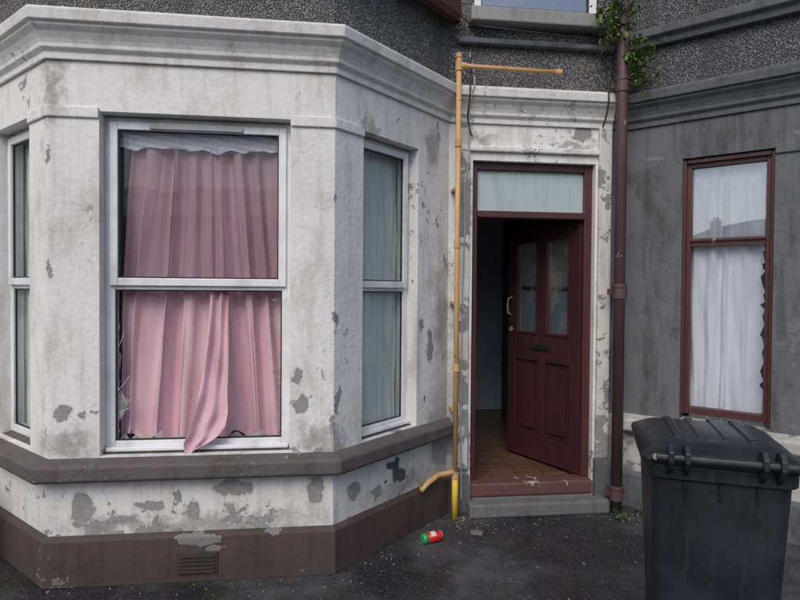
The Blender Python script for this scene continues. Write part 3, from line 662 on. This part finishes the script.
mb.build('paint_flakes', m_flake, None)
mb = MB(); mb.prism([(.93, 3.68), (1.0, 3.655), (1.02, 3.70), (.97, 3.74), (.94, 3.725)], .001, .014); mb.build('broken_tile', m_step, None, bevel=.004)
mb = MB(); mb.box(-2.62, -2.06, 3.33, 3.47, 0, .50); mb.box(-2.66, -2.03, 3.31, 3.49, .50, .56); mb.build('low_garden_wall', m_maroon, None, bevel=.012)

# ------------------------------------------------------------------ ground, road, far side of the street
mb = MB(); mb.add([(-150, -150, 0), (150, -150, 0), (150, 150, 0), (-150, 150, 0)], [(0, 1, 2, 3)]); mb.build('ground', m_ground, None, recalc=False)
mb = MB(); mb.add([(-80, -11, .004), (80, -11, .004), (80, -4.5, .004), (-80, -4.5, .004)], [(0, 1, 2, 3)]); mb.build('road', m_road, None, recalc=False)
mb = MB(); mb.box(-80, 80, -4.5, -4.37, 0, .12); mb.box(-80, 80, -11.13, -11, 0, .12); mb.build('kerb', m_step, None)
OT = empty('opposite_terrace')
mb = MB(); mb.box(-40, 40, -27, -20, 0, 4.9); mb.build('walls', m_brick, OT)
mb = MB(); mb.add([(-40.3, -19.8, 4.85), (40.3, -19.8, 4.85), (40.3, -23.5, 6.6), (-40.3, -23.5, 6.6), (-40.3, -27.2, 4.85), (40.3, -27.2, 4.85)], [(0, 1, 2, 3), (3, 2, 5, 4), (0, 3, 4), (1, 5, 2)]); mb.build('roof', m_slate, OT)
mb = MB()
for k in range(-3, 4): mb.box(k * 12 - .5, k * 12 + .5, -23.9, -23.1, 6.0, 7.3); [mb.tube([(k * 12 + q, -23.5, 7.3), (k * 12 + q, -23.5, 7.7)], .13, 10) for q in (-.3, .3)]
mb.build('chimneys', m_brick, OT)
mb = MB(); mf = MB()
for k in range(-12, 13):
    for (za, zb) in ((.9, 2.3), (3.1, 4.4)):
        mf.box(k * 3 - .62, k * 3 + .62, -20.02, -19.94, za - .08, zb + .08); mb.box(k * 3 - .52, k * 3 + .52, -19.95, -19.93, za, zb)
mf.build('window_frames', m_upvc, OT); mb.build('window_panes', m_dkglass, OT)

# ------------------------------------------------------------------ light
sd = Vector((-.35, -.75, .80)).normalized()
w = bpy.data.worlds.new('World'); sc.world = w; w.use_nodes = True
nt = w.node_tree; bg = nt.nodes['Background']; sky = nt.nodes.new('ShaderNodeTexSky'); sky.sky_type = 'NISHITA'; sky.sun_disc = False
sky.sun_elevation = math.asin(sd.z); sky.sun_rotation = math.atan2(sd.x, sd.y); sky.dust_density = 2.0; sky.air_density = 1.0; sky.ozone_density = 1.0
nt.links.new(sky.outputs[0], bg.inputs[0]); bg.inputs[1].default_value = .15
sl = bpy.data.lights.new('sun', 'SUN'); sl.energy = 1.5; sl.angle = math.radians(35); sl.color = (1, .96, .92)
so = bpy.data.objects.new('sun', sl); sc.collection.objects.link(so); so.rotation_euler = (-sd).to_track_quat('-Z', 'Y').to_euler(); so.location = sd * 30
sc.view_settings.view_transform = 'Standard'; sc.view_settings.look = 'None'; sc.view_settings.exposure = 0

# ------------------------------------------------------------------ camera
cd = bpy.data.cameras.new('Camera'); cam = bpy.data.objects.new('Camera', cd); sc.collection.objects.link(cam); sc.camera = cam
cd.sensor_width = 36; cd.lens = 26.1; cd.clip_start = .05; cd.clip_end = 600
cam.location = (0, 0, 1.6)
yaw, pitch, roll = math.radians(7), math.radians(-1.0), math.radians(.45)
R = Matrix.Rotation(-yaw, 4, 'Z') @ Matrix.Rotation(math.radians(90) + pitch, 4, 'X') @ Matrix.Rotation(roll, 4, 'Z')
cam.rotation_euler = R.to_euler()
